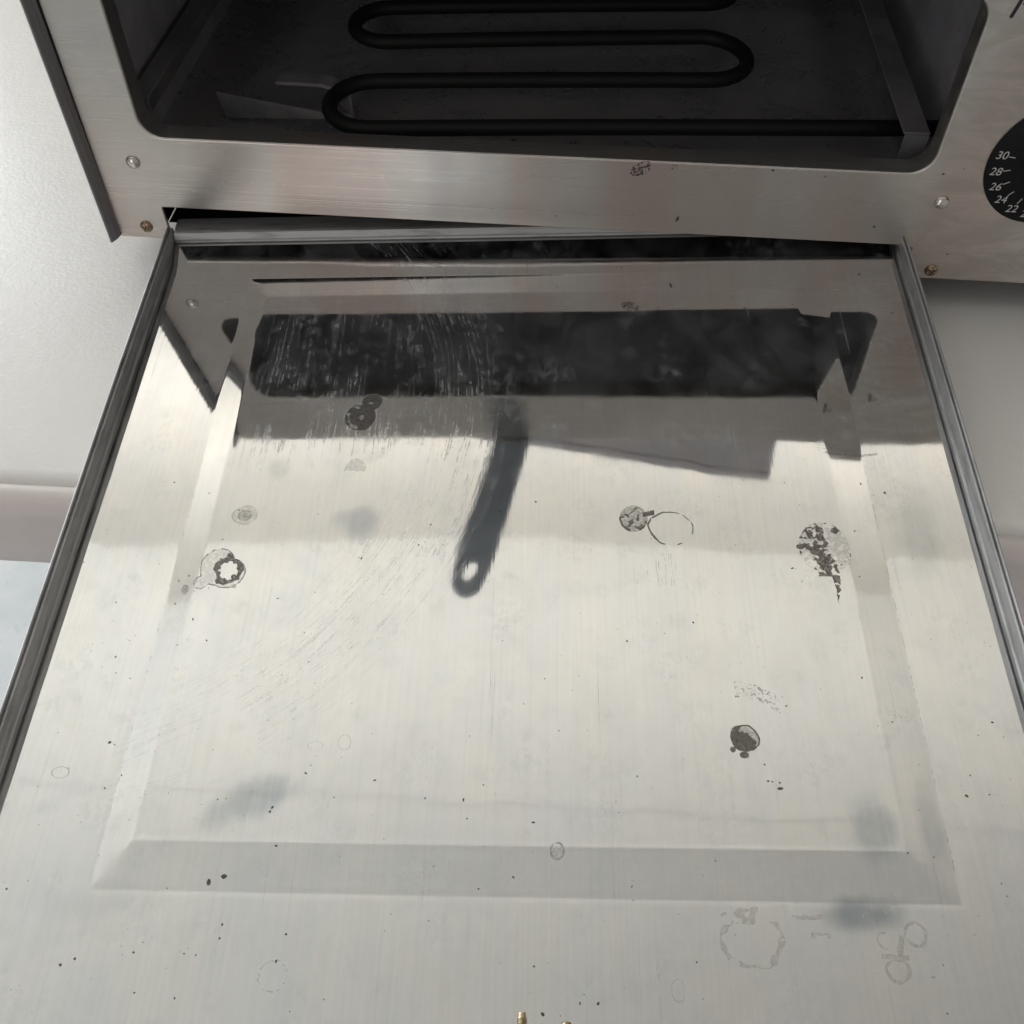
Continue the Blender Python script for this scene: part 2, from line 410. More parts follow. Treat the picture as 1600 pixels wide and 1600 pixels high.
# ------------------------------------------------------------------ folding table
table = empty('folding_table', (0.1, 0.2, ZF))
tag(table, 'white moulded plastic table with rounded rim, under the oven', 'table')
def rel(o, root):               # keep world coordinates while parenting to an Empty that only moved
    o.parent = root; o.location = o.location - root.location; return o
def table_top():
    # cross-section (outward distance s past the crease, z): crease groove, rolled rim, apron
    pr = [(-.30, 0), (-.02, 0), (-.006, 0), (-.0030, -.0002), (-.0012, -.0016), (0, -.0030), (.0014, -.0014), (.0030, -.0002)]
    for k in range(1, 11):
        a = R(90 * k / 10); pr.append((.0034 + .0105 * math.sin(a), .0003 - .0105 * (1 - math.cos(a)) * 1.25))
    pr += [(.0146, -.024), (.0150, -.0345), (.0138, -.0362), (.0115, -.0368), (.009, -.0355), (.009, -.03)]
    ya = R(.93)
    ex = Vector((math.cos(ya), math.sin(ya), 0)); ey = Vector((-math.sin(ya), math.cos(ya), 0))
    o = Vector((-.03, -.1405, ZT))
    path = []
    V, F = [], []
    n = len(pr)
    xs = np.linspace(-.55, 1.05, 60)
    for x in xs:
        for s, z in pr: V.append(o + ex * x - ey * s + Vector((0, 0, z)))
    G = []
    for i in range(len(xs) - 1):
        for j in range(n - 1): (G if j >= 5 else F).append((i * n + j, (i + 1) * n + j, (i + 1) * n + j + 1, i * n + j + 1))
    rel(mesh_obj('table_rim', list(V), G, RIMPLASTIC, None, True), table)
    # back part of the top
    b = len(V)
    for x in (xs[0], xs[-1]):
        for s in (.30, .62): V.append(o + ex * x + ey * s)
    F.append((b, b + 2, b + 3, b + 1))
    for x in (xs[0], xs[-1]):
        b = len(V)
        for s, z in ((-.009, -.03), (.62, -.03), (.62, 0), (-.006, 0)): V.append(o + ex * x + ey * s + Vector((0, 0, z)))
        F.append((b, b + 1, b + 2, b + 3))
    b = len(V)
    for x, z in ((xs[0], 0), (xs[-1], 0), (xs[-1], -.03), (xs[0], -.03)): V.append(o + ex * x + ey * .62 + Vector((0, 0, z)))
    F.append((b, b + 1, b + 2, b + 3))
    b = len(V)
    for x, s in ((xs[0], -.009), (xs[-1], -.009), (xs[-1], .62), (xs[0], .62)): V.append(o + ex * x + ey * s + Vector((0, 0, -.0302)))
    F.append((b, b + 1, b + 2, b + 3))
    return mesh_obj('table_top', V, F, TABLE, None, True)
rel(table_top(), table)
for lx in (-.5, .94):
    for ly in (-.06, .42):
        rel(tube('leg', [(lx, ly, ZF), (lx, ly, ZT - .031)], .013, LEGM, None), table)

# ------------------------------------------------------------------ oven
ZBB, ZFB, ZOT, ZTOP = -.0334, -.0504, .0725, .1125
XL, XR, W = -.024, .475, .335
oven = empty('pizza_oven', (0.22, 0.17, ZT))
tag(oven, 'stainless steel countertop pizza oven with open dark chamber and round timer dial', 'oven')
def ov(o): return rel(o, oven)

hole = rrect(0.0, 0.0, W, ZOT, .010, 8)
outline = [(XL, ZFB), (-.0006, ZFB), (-.0009, -.0365), (-.0009, ZBB), (.012, ZBB), (.3330, ZBB - .0001), (.3352, ZBB - .0012), (.3388, ZBB - .0014), (.3385, ZFB), (XR, ZFB), (XR, ZTOP), (XL, ZTOP)]
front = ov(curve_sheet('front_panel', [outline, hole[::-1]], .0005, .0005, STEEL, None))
# rolled return lip round the opening
def lip_frames():
    P = []
    n = len(hole)
    for i, (x, z) in enumerate(hole):
        a = Vector(hole[(i + 1) % n]) - Vector(hole[i - 1]); t2 = a.normalized(); nrm = Vector((t2.y, -t2.x))
        P.append(((x, 0, z), (nrm.x, 0, nrm.y), (0, 1, 0)))
    return P + [P[0]]
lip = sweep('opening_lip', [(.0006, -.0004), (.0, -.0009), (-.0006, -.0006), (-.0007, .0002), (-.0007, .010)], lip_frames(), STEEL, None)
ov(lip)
ov(sweep('side_flange', [(0, .0006), (-.0010, -.0045), (-.0022, -.0071), (-.0027, -.0077), (-.0033, -.0074), (-.0031, -.0060), (-.0026, .004), (-.0026, .02)],
         [((XL, 0, ZFB + .0005), (1, 0, 0), (0, 1, 0)), ((XL - .0008, 0, .03), (1, 0, 0), (0, 1, 0)), ((XL - .0016, 0, ZTOP), (1, 0, 0), (0, 1, 0))], FLANGE, None, smooth=False))
bm = bmesh.new()
box_bm(bm, (XL - .0028, .002, ZFB + .001), (XL - .0012, .36, ZTOP), 0)
box_bm(bm, (XR, -.004, ZFB), (XR + .0014, .36, ZTOP), 0)
box_bm(bm, (XL - .001, .002, ZTOP + .0003), (XR, .36, ZTOP + .0016), 0)
box_bm(bm, (XL - .001, .3585, ZFB + .001), (XR - .0005, .3598, ZTOP - .0005), 0)
ov(bm_obj('cabinet', bm, CABINET))
# chamber: open box behind the opening
cx0, cx1, cy0, cy1, cz0, cz1 = -.016, .351, .0014, .325, -.0245, .093
V = [(cx0, cy0, cz0), (cx1, cy0, cz0), (cx1, cy1, cz0), (cx0, cy1, cz0), (cx0, cy0, cz1), (cx1, cy0, cz1), (cx1, cy1, cz1), (cx0, cy1, cz1)]
ov(mesh_obj('chamber_wall', V, [(0, 3, 7, 4), (1, 5, 6, 2), (3, 2, 6, 7), (4, 7, 6, 5)], CHAMBER))
ov(mesh_obj('chamber_floor', [(cx0, cy0, cz0 + .0003), (cx1, cy0, cz0 + .0003), (cx1, cy1, cz0 + .0003), (cx0, cy1, cz0 + .0003)], [(0, 1, 2, 3)], CHFLOOR))
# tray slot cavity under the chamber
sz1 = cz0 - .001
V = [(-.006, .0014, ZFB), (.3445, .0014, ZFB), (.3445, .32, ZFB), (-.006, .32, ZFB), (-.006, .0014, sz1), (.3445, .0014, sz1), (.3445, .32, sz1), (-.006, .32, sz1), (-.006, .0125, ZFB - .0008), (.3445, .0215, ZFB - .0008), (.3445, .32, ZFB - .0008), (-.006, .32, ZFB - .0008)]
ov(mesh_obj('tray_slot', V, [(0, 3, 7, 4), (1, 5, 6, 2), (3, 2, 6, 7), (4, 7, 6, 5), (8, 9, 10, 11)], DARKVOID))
# rack brackets: folded channels along both sides
def bracket(x0, x1, y0, flip):
    bm = bmesh.new()
    t = .0009
    box_bm(bm, (x0, y0, .004), (x1, .31, .0049), .0003, 1)                  # top flange
    box_bm(bm, (x0 + .001, y0 + .0005, -.0115), (x1 - .0008, y0 + .0014, .0038), .0003, 1)    # folded end
    if flip: box_bm(bm, (x1 - t, y0, -.012), (x1 - .0001, .31, .0039), .0003, 1)
    else: box_bm(bm, (x0 + .0001, y0, -.012), (x0 + t, .31, .0039), .0003, 1)
    return ov(bm_obj('rack_bracket', bm, BRACKET))
bracket(.3268, .3382, .0245, True)
bracket(-.0135, -.0040, .0250, False)
# heating element: one serpentine rod lying above the chamber floor
ez = -.0085
def arcpts(c, r, a0, a1, n=14, sq=1.0):
    return [(c[0] + r * sq * math.cos(R(a0 + (a1 - a0) * k / n)), c[1] + r * math.sin(R(a0 + (a1 - a0) * k / n))) for k in range(n + 1)]
rows = [((.093, .029), (.352, .0545)), ((.090, .0725), (.2465, .0885)), ((.088, .1125), (.2475, .1345)), ((.085, .1515), (.249, .1735)), ((.085, .19), (.249, .2125)), ((.085, .229), (.352, .2515))]
pts = []
def bend(p, q, side):
    p, q = Vector(p), Vector(q); c = (p + q) / 2; h = (q - p) / 2; r = h.length
    o = Vector((-h.y, h.x)) if (Vector((-h.y, h.x)).x * side > 0) else Vector((h.y, -h.x))
    return [tuple(c - h * math.cos(math.pi * k / 12) + o * math.sin(math.pi * k / 12) * .95) for k in range(1, 12)]
seq = [rows[0][1], rows[0][0]]
path2 = []
for i in range(len(rows)):
    a, b = (rows[i][1], rows[i][0]) if i % 2 == 0 else rows[i]
    for k in range(9): path2.append(tuple(Vector(a).lerp(Vector(b), k / 8)))
    if i + 1 < len(rows):
        nx = rows[i + 1][0] if i % 2 == 0 else rows[i + 1][1]
        path2 += bend(b, nx, -1 if i % 2 == 0 else 1)
el = [(x, y, ez + .0012 * math.sin(9 * x + 5 * y)) for x, y in path2]
ov(tube('heating_element', el, .0036, ELEMENT, None, 14))
# element clips: bent straps screwed to the chamber floor
def strap(name, pts, wid, th=.0008):
    pts = [Vector(p) for p in pts]
    path = []
    for i, p in enumerate(pts):
        t = (pts[min(i + 1, len(pts) - 1)] - pts[max(i - 1, 0)]).normalized()
        b = Vector((-t.y, t.x, 0)); b = Vector((0, 1, 0)) if b.length < 1e-3 else b.normalized()
        path.append((p, b, t.cross(b)))
    return ov(sweep(name, [(-wid, -th), (wid, -th), (wid, th), (-wid, th)], path, BRACKET, None, closed=True, smooth=False))
strap('element_clip', [(.044, .064, -.004), (.056, .063, -.0035), (.066, .0625, -.0035), (.0705, .0622, -.0045), (.0735, .0618, -.007), (.0745, .0615, -.0105), (.0745, .0612, -.0205)], .0045)
bm = bmesh.new()
for quad in ([(.0143, .0575, -.0085), (.0699, .0455, -.0095), (.0699, .0455, -.0112), (.0143, .0575, -.0205)],):
    pass
V = [(.0143, .0575, -.0085), (.0699, .0452, -.0100), (.0685, .0452, -.0130), (.0170, .0570, -.0212), (.0143, .0583, -.0085), (.0699, .0460, -.0100), (.0685, .0460, -.0130), (.0170, .0578, -.0212)]
ov(mesh_obj('element_clip', V, [(0, 3, 2, 1), (4, 5, 6, 7), (0, 1, 5, 4), (1, 2, 6, 5), (2, 3, 7, 6), (3, 0, 4, 7)], BRACKET)); bm.free()
box_ = None

# rivets and screws
for x, z in ((-.0072, -.0114), (.3433, -.0118)):
    ov(lathe('rivet', [(.0031, -.0002), (.0031, .0003), (.0028, .0010), (.0021, .0016), (.0011, .0020), (.0003, .0021)], RIVET, None, 24, loc=(x, -.001, z)))
def screw(x, z, ang):
    s = ov(lathe('screw', [(.0029, -.0004), (.0029, .0004), (.0026, .0010), (.0019, .0015), (.0010, .0017), (.0003, .0017)], SCREW, None, 24, loc=(x, -.001, z)))
    bm = bmesh.new()
    box_bm(bm, (-.0016, -.0019, -.0003), (.0016, -.0013, .0003)); box_bm(bm, (-.0003, -.00191, -.0016), (.0003, -.00131, .0016))
    d = bm_obj('cross_slot', bm, SOOT, s); d.rotation_euler = (0, R(ang), 0)
screw(-.0107, -.0446, 25); screw(.3503, -.0463, 40)
# side button on the left cheek, just showing past the flange
ov(lathe('side_cap', [(.0052, 0), (.0052, .0012), (.0040, .0026), (.001, .003)], BLACK, None, 20, loc=(-.0, 0, 0)))
sc = [o for o in bpy.data.objects if o.name.startswith('side_cap')][0]
sc.rotation_euler = (0, 0, R(-90)); sc.location = Vector((XL - .0028, .0085, .0405)) - oven.location
# four rubber feet
for fx in (.02, .44):
    for fy in (.06, .31):
        ov(lathe('foot', [(.011, 0), (.013, .001), (.013, ZFB + .0005 - ZT)], RUBBER, None, 18, axis='z', loc=(fx, fy, ZT)))
box_under = box('base_plate', (XL, .03, ZFB - .0022), (XR - .002, .355, ZFB - .0010), CABINET); ov(box_under)

# timer dial with printed minutes and its knob
DC = Vector((.3825, -.0013, .0082)); DR = .0274
dial = ov(lathe('timer_dial', [(DR, -.0002), (DR, .0004), (DR - .0003, .0007), (.002, .0007)], BLACK, None, 64, loc=tuple(DC)))
def text_mesh(s, size, name, mat, parent, loc, shear=0.0):
    cu = bpy.data.curves.new('t', 'FONT'); cu.body = s; cu.size = size; cu.align_x = 'CENTER'; cu.align_y = 'CENTER'; cu.shear = shear
    tmp = bpy.data.objects.new('t', cu); COL.objects.link(tmp)
    dg = bpy.context.evaluated_depsgraph_get(); dg.update()
    me = bpy.data.meshes.new_from_object(tmp.evaluated_get(dg)); me.name = name
    bpy.data.objects.remove(tmp); bpy.data.curves.remove(cu)
    me.transform(Euler((R(90), 0, 0)).to_matrix().to_4x4())
    me.materials.clear(); me.materials.append(mat)
    o = bpy.data.objects.new(name, me); COL.objects.link(o); o.parent = parent; o.location = loc
    return o
for n in range(2, 32, 2):
    a = R(172.6 + (30 - n) * 9)
    text_mesh(str(n), .0049, 'minute_numeral', PRINT, dial, (.0232 * math.cos(a), -.00078, .0232 * math.sin(a)), .12)
    r0, r1 = .0176, .0203; w = .00017
    ca, sa = math.cos(a), math.sin(a)
    mesh_obj('minute_tick', [(r0 * ca - w * sa, -.00078, r0 * sa + w * ca), (r0 * ca + w * sa, -.00078, r0 * sa - w * ca), (r1 * ca + w * sa, -.00078, r1 * sa - w * ca), (r1 * ca - w * sa, -.00078, r1 * sa + w * ca)], [(0, 1, 2, 3)], PRINT, dial)
knob = ov(lathe('timer_knob', [(.0105, .0008), (.0105, .003), (.0095, .004), (.0088, .012), (.008, .0132), (.001, .0135)], BLACK, None, 36, loc=tuple(DC)))
mesh_obj('pointer_line', [(-.0004, -.0137, .001), (.0004, -.0137, .001), (.0004, -.0137, .0078), (-.0004, -.0137, .0078)], [(0, 1, 2, 3)], PRINT, knob)
# painted emblem strokes at the frame's upper right corner
def stroke(a, b, w):
    a, b = Vector(a), Vector(b); d = (b - a).normalized(); n = Vector((-d.y, d.x)) * w
    P = [a - n, a + n]
    return [(p.x, -.00105, p.y) for p in (a - n - d * w * .3, a - n * .3 - d * w, a + n * .3 - d * w, a + n - d * w * .3, b + n, b - n)]
ov(mesh_obj('printed_emblem', stroke((.3424, .0651), (.3440, .0722), .00070), [(0, 1, 2, 3, 4, 5)], INK))
ov(mesh_obj('printed_emblem', stroke((.3452, .0697), (.3470, .0702), .00055), [(0, 1, 2, 3, 4, 5)], INK))
# ragged grime marks on the bar: (x, z, rx, rz, threshold)
def panel_spots():
    V, F = [], []
    st = .00022
    for (x, z, rx, rz, th, sd) in ((.2150, -.0030, .0042, .0036, .50, 3), (.2335, -.0265, .0007, .0019, .1, 4), (.2700, -.0010, .0010, .0009, .35, 5), (.3188, -.0255, .0009, .0008, .2, 6), (.3395, .0012, .0008, .0007, .2, 7), (.2290, -.0015, .0016, .0012, .58, 8),
                                   (.3545, -.0376, .0008, .0004, .2, 9), (.3470, .004, .0004, .0004, .2, 10), (.18, -.028, .0005, .0005, .2, 11), (.252, -.021, .0004, .0004, .2, 12), (.292, -.0026, .0005, .0004, .2, 13)):
        gx, gz = np.meshgrid(np.arange(-rx, rx, st), np.arange(-rz, rz, st))
        ang = .5 * gz / rz * rx
        d = np.sqrt(((gx - ang * (1 if sd in (3, 4) else 0)) / rx) ** 2 + (gz / rz) ** 2)
        nz = fbm((gx + 1) * 1500, (gz + 1) * 1500, sd, 3)
        keep = (1 - d) * .9 + nz * .5 > th + .35 if th < .4 else ((d < 1) & (nz > th + .02))
        for a, b in zip(gx[keep] + x, gz[keep] + z):
            i = len(V); V += [(a, -.00104, b), (a + st, -.00104, b), (a + st, -.00104, b + st), (a, -.00104, b + st)]; F.append((i, i + 1, i + 2, i + 3))
    o = ov(mesh_obj('grime_mark', V, F, SOOT)); tag(o, kind='stuff')
panel_spots()

# ------------------------------------------------------------------ crumb tray, pulled out and tilted
tray = empty('crumb_tray', (0, 0, -.0532), (.0828, -.0487, .0473))
tag(tray, 'pulled-out galvanised crumb tray with raised centre panel and dried water stains', 'tray')
U0, U1, V0, V1 = .0012, .3328, -.352, -.003      # inner faces of the rims
O1, O2, P1, P2 = .0413, .2976, -.0265, -.2942
I1, I2, J1, J2 = .0514, .2844, -.0399, -.2800
HB = .0013
def hb(u, v):
    """height of the pressed centre panel, vectorised"""
    f = np.minimum(np.minimum((u - O1) / (I1 - O1), (O2 - u) / (O2 - I2)), np.minimum((P1 - v) / (P1 - J1), (v - P2) / (J2 - P2)))
    f = np.clip(f, 0, 1)
    return HB * f
def tray_base():
    def axis(a, b, breaks):
        s = {a, b}
        for x in breaks:
            for d in (-.004, -.0026, -.0018, -.0012, -.0004, 0, .0004, .0012, .0018, .0026, .004): s.add(x + d)
        s |= set(np.linspace(a, b, 26)); s = sorted(s)
        out = [s[0]]
        for x in s[1:]:
            if x - out[-1] > 2e-4: out.append(x)
        return np.array(out)
    us = axis(U0, U1, (O1, I1, I2, O2)); vs = axis(V0, V1, (P1, J1, J2, P2))
    gu, gv = np.meshgrid(us, vs)
    def hs(u, v):                                    # slightly rounded creases
        t = 0
        for du, dv in ((0, 0), (.0005, 0), (-.0005, 0), (0, .0005), (0, -.0005)): t = t + hb(u + du, v + dv)
        return t / 5
    gw = hs(gu, gv)
    def edge_d(u, v, a, b, p, q):                    # distance to a rectangle's outline
        dx = np.maximum(a - u, u - b); dy = np.maximum(q - v, v - p)
        out = np.sqrt(np.maximum(dx, 0) ** 2 + np.maximum(dy, 0) ** 2); ins = np.minimum(np.maximum(dx, dy), 0)
        return np.abs(out + ins)
    rid = np.clip((-.20 - gv) / .05, 0, 1)
    gw = gw + rid * .000045 * np.exp(-(edge_d(gu, gv, I1, I2, J1, J2) / .0008) ** 2) - rid * .000045 * np.exp(-(edge_d(gu, gv, O1, O2, P1, P2) / .0008) ** 2)
    # the sheet is not dead flat: dishing towards the rims, oil-canning in the middle
    gw = gw + .00022 * np.sin(gu * 23 + 1.1) * np.sin(gv * 19 + .4)
    corner = np.clip((gv - (V1 - .012)) / .012, 0, 1); gw = gw + .0022 * corner ** 2.5
    # bent front corners left and right of the panel
    V = np.stack([gu, gv, gw], -1).reshape(-1, 3)
    nu, nv = len(us), len(vs)
    F = [(j * nu + i, j * nu + i + 1, (j + 1) * nu + i + 1, (j + 1) * nu + i) for j in range(nv - 1) for i in range(nu - 1)]
    return mesh_obj('tray_base', V, F, TRAY, tray, True)
base = tray_base()
def tz(u, v): return hb(u, v) + .00022 * np.sin(u * 23 + 1.1) * np.sin(v * 19 + .4)
# rims: wall with a folded-over hem
prof_l = [(.0006, -.0002), (-.0002, .0006), (-.0002, .0031), (-.0010, .0032), (-.0010, .0036), (.0004, .0037), (.0006, .0043), (.0004, .0077), (-.0001, .0081), (-.0004, .0072), (-.0008, .0072), (-.0009, .0086), (-.0013, .0090), (-.0018, .0087), (-.0018, -.0010)]
def rim_path(u, n=24, sgn=1, amp=.0003):
    return [((u + amp * math.sin(3.1 * k / n * 2 + u * 9), V0 + (V1 + .0035 - V0) * k / n, 0), (sgn, 0, 0), (0, 0, 1)) for k in range(n + 1)]
sweep('side_rim', prof_l, rim_path(U0), RIM, tray, closed=True, smooth=False)
sweep('side_rim', prof_l, rim_path(U1, sgn=-1), RIM, tray, closed=True, smooth=False)
prof_r = [(-.0016, -.0002), (-.0006, .0018), (.0, .0030), (-.0007, .0033), (-.0007, .0042), (.0001, .0058), (.0008, .0067), (.0020, .0070), (.0105, .0072), (.0110, .0068), (.0110, .0060)]
sweep('rear_lip', prof_r, [((U0 + .0012 + (U1 - U0 - .0024) * k / 12, V1, 0), (0, 1, 0), (0, 0, 1)) for k in range(13)], LIP, tray, smooth=False)
sweep('front_wall', [(.0006, -.0004), (-.0002, .001), (-.0004, .012), (-.0012, .0125), (-.0016, .012), (-.0016, -.001)], [((U0 + (U1 - U0) * k / 8, V0, 0), (0, 1, 0), (0, 0, 1)) for k in range(9)], RIM, tray, smooth=False)
# handle bolts through the front wall
def bolt(u, tip, r, w, mat):
    prof = []
    n = int((tip - V0) / .0005)
    for k in range(n): prof += [(r, V0 - .001 + k * .0005), (r * .86, V0 - .001 + k * .0005 + .00025)]
    prof += [(r * .8, tip - .0002), (.0002, tip)]
    V, F = [], []
    seg = 16
    for rr_, h in prof:
        for k in range(seg):
            a = 2 * math.pi * k / seg; V.append((u + rr_ * math.cos(a), h, w + rr_ * math.sin(a)))
    for i in range(len(prof) - 1):
        for k in range(seg):
            j = (k + 1) % seg; F.append((i * seg + k, i * seg + j, (i + 1) * seg + j, (i + 1) * seg + k))
    return mesh_obj('handle_bolt', V, F, mat, tray)
bolt(.1722, -.3252, .0013, .0045, BRASS)
bolt(.1842, -.3272, .0016, .0040, SCREW)

# ---- dried residue on the tray: ragged little flakes and films, built from small cells
def cells(name, bbox, step, fn, mat, lift=.00005, stuff=False):
    u = np.arange(bbox[0], bbox[1], step); v = np.arange(bbox[2], bbox[3], step)
    gu, gv = np.meshgrid(u, v)
    k = fn(gu, gv)
    a, b = gu[k], gv[k]
    if not len(a): return None
    z = tz(a + step / 2, b + step / 2) + lift
    n = len(a)
    V = np.empty((n, 4, 3)); V[:, :, 2] = z[:, None]
    V[:, 0, 0] = a; V[:, 1, 0] = a + step; V[:, 2, 0] = a + step; V[:, 3, 0] = a
    V[:, 0, 1] = b; V[:, 1, 1] = b; V[:, 2, 1] = b + step; V[:, 3, 1] = b + step
    o = mesh_obj(name, V.reshape(-1, 3).tolist(), [(4 * i, 4 * i + 1, 4 * i + 2, 4 * i + 3) for i in range(n)], mat, tray)
    o['kind'] = 'stuff'
    return o
def dist(u, v, cu, cv, ru, rv, s=1, amp=.25, fr=260, ang=0.):
    x, y = u - cu, v - cv
    if ang: x, y = x * math.cos(ang) + y * math.sin(ang), -x * math.sin(ang) + y * math.cos(ang)
    return np.sqrt((x / ru) ** 2 + (y / rv) ** 2) * (1 + amp * (fbm(u * fr, v * fr, s) - .5) * 2)
def sp(u, v, s, fr=2600): return fbm(u * fr, v * fr, s, 2)
S = .00016
# double blob (upper left, over the mirrored chamber)
def f(u, v):
    a = dist(u, v, .1022, -.1108, .0064, .0063, 1, .16, 170); b = dist(u, v, .1060, -.1030, .0040, .0042, 2, .12, 200)
    neck = dist(u, v, .1048, -.1068, .0026, .0036, 3, .1); nub = dist(u, v, .0996, -.1055, .0010, .0012, 7)
    hole_ = (dist(u, v, .1027, -.1110, .0010, .0014, 4, .3) < 1) | (dist(u, v, .1056, -.1034, .0008, .0006, 5) < 1)
    bare = (a > .70) & (a < .95) & (fbm(u * 420, v * 420, 6, 2) > .52) & (u < .1015)
    return ((a < 1) | (b < 1) | (neck < 1) | (nub < 1)) & ~hole_ & ~bare
cells('water_stain', (.09, .115, -.122, -.095), S, f, m_stain('dark_residue', (.075, .070, .064), .88, .5, .15))
def f(u, v):
    a = dist(u, v, .1022, -.1108, .0064, .0063, 1, .16, 170); b = dist(u, v, .1060, -.1030, .0040, .0042, 2, .12, 200)
    return (np.minimum(a, b) < 1.09) & (np.minimum(a, b) > 1.0) & (v > -.112)
cells('water_stain', (.09, .115, -.122, -.095), S, f, m_stain('pale_residue_rim', (.55, .56, .55), .30, .5, .8), .00004)
# ring stain with a bare scalloped centre (left)
def s4(u, v):
    a = dist(u, v, .0578, -.1813, .0066, .0078, 11, .12, 120); b = dist(u, v, .0622, -.1842, .0062, .0066, 12, .12, 120); t_ = dist(u, v, .0530, -.1880, .0030, .0028, 13, .15)
    lobes = 1.0
    for a_, r_, q_ in ((.2, .0038, .0008), (1.05, .0036, .0007), (1.9, .0038, .0009), (2.9, .0036, .0007), (3.5, .0035, .0008), (4.5, .0037, .0006), (5.5, .0036, .0010)):
        lobes = np.where(np.hypot(u - .0620 - r_ * math.cos(a_), v + .1828 - r_ * 1.08 * math.sin(a_)) < q_, 9., lobes)
    return np.minimum(np.minimum(a, b), t_ + .04), dist(u, v, .0620, -.1828, .0036, .0040, 14, .25, 420) * lobes
def f(u, v):
    d, inner = s4(u, v)
    w = .035 + .10 * fbm(u * 170, v * 170, 16, 2) ** 2
    rim = (d < 1) & (d > 1 - w) & (fbm(u * 300, v * 300, 19, 2) > .30)
    core = (((inner > 1) & (inner < 1.10 + 1.1 * np.clip(fbm(u * 330, v * 330, 17, 2) - .25, 0, 1))) | (inner > 5)) & (d < .97) & (fbm(u * 260, v * 260, 27, 2) > .28)
    return rim | core
cells('water_stain', (.045, .075, -.20, -.168), S, f, MUD)
def f(u, v):
    d, inner = s4(u, v)
    return (d < .97) & (inner > 1.05)
cells('water_stain', (.045, .075, -.20, -.168), S, f, FAINT, .00004)
cells('water_stain', (.04, .07, -.20, -.185), S, lambda u, v: ((dist(u, v, .0475, -.1908, .0015, .0021, 18, .4) < 1) | (dist(u, v, .0655, -.1896, .0008, .0008, 19) < 1)), FILM)
# faint target ring
def f(u, v):
    d = dist(u, v, .0635, -.1586, .0047, .0044, 21, .14)
    n = fbm(u * 420, v * 420, 22, 2)
    return ((d < .56) & (d > .34) & (n > .36)) | ((d < .3) & (n > .52)) | ((d > .93) & (d < 1.0) & (n > .46))
cells('water_stain', (.055, .072, -.166, -.151), S, f, FILM)
cells('water_stain', (.055, .072, -.166, -.151), S, lambda u, v: dist(u, v, .0635, -.1586, .0047, .0044, 21, .14) < .95, FAINT, .00004)
def f(u, v):
    d = dist(u, v, .1030, -.1367, .0043, .0044, 24, .2)
    return (d < 1) & (v > -.1395 + .002 * fbm(u * 500, v * 500, 26, 2))
cells('water_stain', (.095, .111, -.144, -.13), S, f, FAINT)
cells('water_stain', (.095, .111, -.144, -.13), S, lambda u, v: (lambda d: (d < 1) & (d > .88) & (v > -.137) & (fbm(u * 500, v * 500, 25, 2) > .4))(dist(u, v, .1030, -.1367, .0043, .0044, 24, .2)), FILM)
# peanut stain in the middle right
def s5(u, v): return dist(u, v, .2094, -.1606, .0053, .0058, 31, .12, 180), dist(u, v, .2225, -.1648, .0080, .0073, 33, .12, 150)
cells('water_stain', (.2, .218, -.170, -.152), S, lambda u, v: s5(u, v)[0] < 1, FILM)
def f(u, v):
    d, e = s5(u, v)
    left = np.clip((.2215 - u) / .010, 0, 1)
    n = fbm(u * 260, v * 260, 34, 3)
    rim = (e < 1) & (e > .95 - .30 * left * np.clip(n - .2, 0, 1)) & (n > .47 - .27 * left)
    edge = (d < 1) & (d > .74 + .2 * n) & (u < .2080) & (v < -.1598)
    joint = (np.abs(u - .2150) < .0022) & (np.abs(v + .1585 - .25 * (u - .215)) < .0011 * (n + .5))
    return edge | (rim & (d > .96)) | ((d < 1) & (fbm(u * 900, v * 900, 37, 2) > .66)) | joint
cells('water_stain', (.2, .235, -.175, -.152), S, f, MUD)
# big flaking ring on the right with a drip
def s7(u, v): return dist(u, v, .2765, -.1735, .0094, .0108, 41, .12, 150)
def f(u, v):
    d = s7(u, v)
    n = fbm(u * 210, v * 210, 42, 3); n2 = fbm(u * 650, v * 650, 43, 2)
    cen = .2738 + np.clip(-.166 - v, 0, 1) * .16
    core = (np.abs(u - cen) < .0046 * (n + .15)) & (n > .40) & (v > -.1855) & (v < -.1645) & (n2 > .34)
    bits = (n2 > .57) & (d < .98) & (n > .40 + .14 * (u > .2765))
    edge = (d > .95) & (d < 1.0) & (n2 > .60)
    drip = (np.abs(u - .2788 - (n - .5) * .002) < .0013 * np.clip((v + .1965) / .010, 0, 1)) & (v < -.184) & (n2 > .38)
    tab = (dist(u, v, .2685, -.1730, .0016, .0012, 47, .4) < 1)
    return core | bits | edge | drip | tab
cells('water_stain', (.264, .29, -.198, -.16), S, f, MUD)
cells('water_stain', (.264, .29, -.188, -.16), S, lambda u, v: (s7(u, v) < 1) & (fbm(u * 500, v * 500, 49, 3) > .42), FAINT, .00004)
# solid drop mark lower right
def f(u, v):
    d = dist(u, v, .2408, -.2452, .0047, .0050, 51, .25, 150)
    drip = (dist(u, v, .2370, -.2490, .0009, .0010, 52) < 1) | (dist(u, v, .2403, -.2508, .0015, .0011, 53) < 1)
    light_ = np.clip((u - .2400) / .0045 + (v + .2440) / .006, 0, 1)
    return ((d < 1) & ((fbm(u * 420, v * 420, 54, 3) > .22 + .46 * light_) | (d > .90))) | drip
cells('water_stain', (.233, .248, -.253, -.239), S, f, m_stain('olive_residue', (.115, .108, .085), .85, .5, .35))
cells('water_stain', (.233, .248, -.253, -.239), S, lambda u, v: dist(u, v, .2408, -.2452, .0047, .0050, 51, .25, 150) < .98, FILM, .00004)
